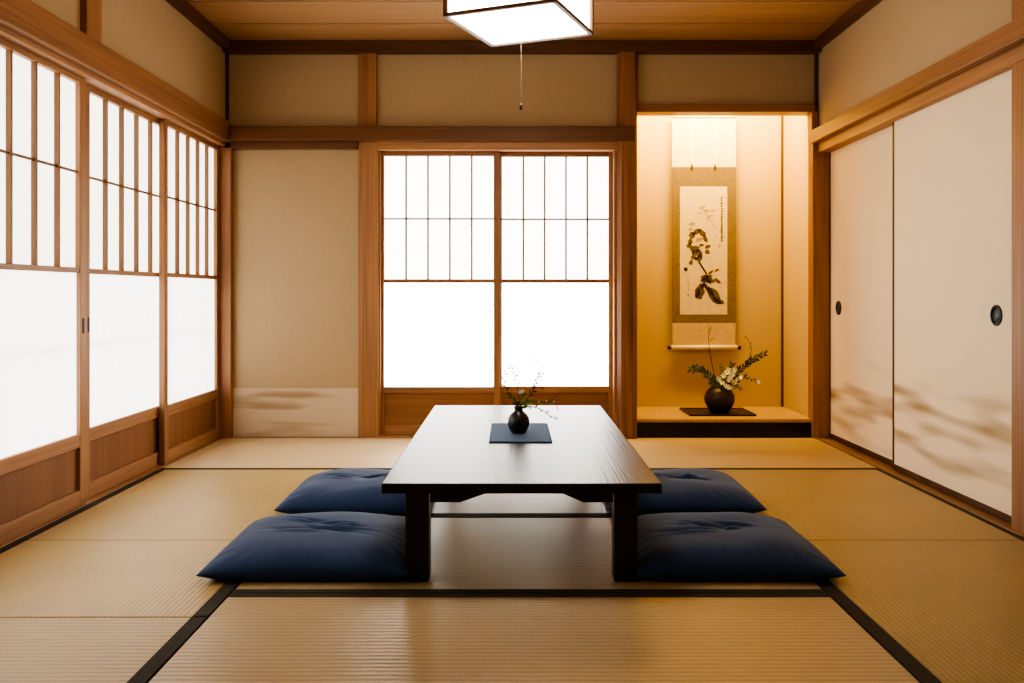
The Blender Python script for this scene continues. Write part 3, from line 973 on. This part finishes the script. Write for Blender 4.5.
flower_stem('leafy_branch', [o0, nk(.01, -.03), cv(320, 372, -.06), cv(360, 388, -.08), cv(396, 408, -.09)], base, 1,
            'short green sprig hanging over the right shoulder of the alcove vase', AG, TWIG, 12, GREEN, .032, 14, start=.3)
flower_stem('leafy_branch', [o0, nk(0, .02), cv(280, 330, .03), cv(282, 270, .04)], base, 1,
            'short upright green sprig behind the white flowers of the alcove vase', AG, TWIG, 14, GREEN2, .030, 15, start=.3)
flower_stem('leafy_branch', [o0, nk(.02, .03), cv(320, 320, .05), cv(340, 262, .05)], base, 1,
            'leafy sprig behind the right white flowers of the alcove vase', AG, TWIG, 18, GREEN, .044, 16, start=.3)
rf = random.Random(2)
for k, spots in enumerate((((310, 318), (290, 335), (285, 372)), ((345, 322), (330, 342), (318, 360)), ((388, 342), (362, 352), (352, 372)), ((322, 395), (300, 388), (345, 398)), ((268, 350), (318, 300), (352, 300)))):
    bl = [cv(a, b_, -.06 - .02 * rf.random()) for a, b_ in spots]
    flower_stem('white_flower', [o0, nk(rf.uniform(-.02, .02), -.03), tuple(sum(c) / 3 * .97 for c in zip(*bl))], base, 1,
                'white blossom sprig in the mouth of the round alcove vase', AG, GREEN, 5, GREEN2, .022, 30 + k, bl, WHITE, .019, r0=.002,
                side_twigs=[[tuple(sum(c) / 3 * .9 for c in zip(*bl)), b_] for b_ in bl])

# ------------------------------------------------------------------ table vase and flowers
YT = 3.605
tvx = (518.7 - VX) * YT / F
v2 = tag(empty('bud_vase', (tvx, YT, TZ + .006)), 'small round black bud vase on the slate mat of the low table', 'vase')
prof = [(.001, 0), (.026, 0), (.029, .003), (.038, .015), (.0432, .031), (.0440, .043), (.0415, .060), (.033, .075), (.0215, .084), (.0165, .090), (.017, .098), (.0205, .104), (.018, .1045), (.013, .098), (.013, .088), (.02, .07), (.001, .05)]
MB().lathe(prof, 48, caps=False).build('vase_body', plain('black_pottery', (.022, .021, .022), .35, .5, .3, 50, .25), v2, smooth=True)
TG = 'flower twigs in the bud vase'
base = (tvx, YT, TZ + .006 + .05)


def ct(cx, cy, dy=0.0):
    X, Y, Z = at(480 + cx / 6.83, 350 + cy / 6.83, YT + dy)
    return (X - base[0], Y - base[1], Z - base[2])


nk0 = ct(265, 400)
nk = lambda dx=0, dy=0: (nk0[0] + dx, dy, nk0[2])
flower_stem('flower_twig', [o0, nk(-.003), ct(235, 340), ct(190, 290, -.01), ct(165, 210, -.02), ct(178, 135, -.02)], base, 1,
            'thin twig leaning far left in the bud vase', TG, TWIG2, 10, GREEN2, .024, 51, r0=.0019, r1=.0009, start=.35, side_twigs=([ct(168, 220, -.02), ct(150, 190, -.02)],))
flower_stem('flower_twig', [o0, nk(-.002, .004), ct(262, 290, .01), ct(235, 165, .02), ct(195, 105, .02)], base, 1,
            'thin twig with dark buds at upper left in the bud vase', TG, TWIG2, 10, TWIG2, .022, 52, r0=.0018, r1=.0009, start=.6)
flower_stem('flower_twig', [o0, nk(.003), ct(310, 345, .0), ct(360, 280, .0), ct(390, 205, .0), ct(425, 150, .0)], base, 1,
            'budding twig rising to the right in the bud vase', TG, TWIG2, 14, TWIG2, .024, 53, r0=.0020, r1=.0010, start=.5, side_twigs=([ct(385, 215), ct(412, 245)], [ct(402, 190), ct(385, 85)]))
flower_stem('flower_twig', [o0, nk(.004, -.004), ct(320, 385, -.02), ct(400, 398, -.04), ct(465, 440, -.06), ct(530, 478, -.07)], base, 1,
            'grey twig drooping low to the right over the table from the bud vase', TG, TWIG2, 6, TWIG2, .020, 54, r0=.0022, r1=.0016, start=.4)
flower_stem('flower_twig', [o0, nk(.003, .003), ct(330, 355, .01), ct(420, 355, .02), ct(495, 355, .02), ct(535, 400, .02)], base, 1,
            'arching twig with small pale buds at right in the bud vase', TG, TWIG2, 9, GREEN2, .018, 55, [ct(405, 352, .01), ct(505, 352, .02), ct(455, 348, .02)], PALE, .005, r0=.0019, r1=.0009, start=.4, side_twigs=([ct(480, 352, .02), ct(535, 295, .02)],))
flower_stem('leafy_sprig', [o0, nk(0, -.004), ct(285, 340, -.01), ct(310, 300, -.015)], base, 1,
            'yellow-green leafy sprig at the middle of the bud vase', TG, GREEN2, 16, GREEN2, .026, 56, [ct(292, 285, -.015), ct(275, 290, -.012)], PALE, .010, r0=.0014, start=.3)
flower_stem('leafy_sprig', [o0, nk(.004, -.006), ct(320, 360, -.02), ct(365, 345, -.03)], base, 1,
            'short yellow-green leafy sprig leaning right in the bud vase', TG, GREEN2, 14, GREEN2, .026, 57, r0=.0014, start=.3)
flower_stem('leafy_sprig', [o0, nk(-.004, -.003), ct(240, 350, -.01), ct(200, 300, -.02)], base, 1,
            'dark green leafy sprig leaning left in the bud vase', TG, GREEN, 12, GREEN, .024, 58, r0=.0014, start=.3)

# ------------------------------------------------------------------ light
wd = bpy.data.worlds.new('overcast_daylight')
scene.world = wd
wd.use_nodes = True
bg = wd.node_tree.nodes['Background']
bg.inputs[0].default_value = (1.0, .955, .895, 1)
bg.inputs[1].default_value = 2.4


def area(name, loc, rot, sx, sy, energy, col, spread=180):
    l = bpy.data.lights.new(name, 'AREA')
    l.shape = 'RECTANGLE'
    l.size, l.size_y = sx, sy
    l.energy = energy
    l.color = col
    l.spread = math.radians(spread)
    o = bpy.data.objects.new(name, l)
    o.location = loc
    o.rotation_euler = rot
    C.objects.link(o)
    return o


area('alcove_lamp', (1.27, 5.60, 2.40), (math.radians(18), 0, 0), 1.0, .10, 47, (1, .71, .21))
area('fill_light', (0.0, -.30, 2.2), (math.radians(48), 0, 0), 2.6, .6, 10, (1, .82, .60))  # added soft fill behind the camera, no lamp of the room itself

# ------------------------------------------------------------------ camera and view
cam = bpy.data.cameras.new('camera')
cam.sensor_fit = 'HORIZONTAL'
cam.sensor_width = 36
cam.lens = F / 1024 * 36
cam.shift_x = (512 - VX) / 1024
cam.shift_y = -(341.5 - VY) / 1024
cam.clip_start = .02
co = bpy.data.objects.new('camera', cam)
co.location = (0, 0, H)
co.rotation_euler = (math.pi / 2, 0, 0)
C.objects.link(co)
scene.camera = co
scene.view_settings.view_transform = 'AgX'
scene.view_settings.look = 'AgX - High Contrast'
scene.view_settings.exposure = 0.13
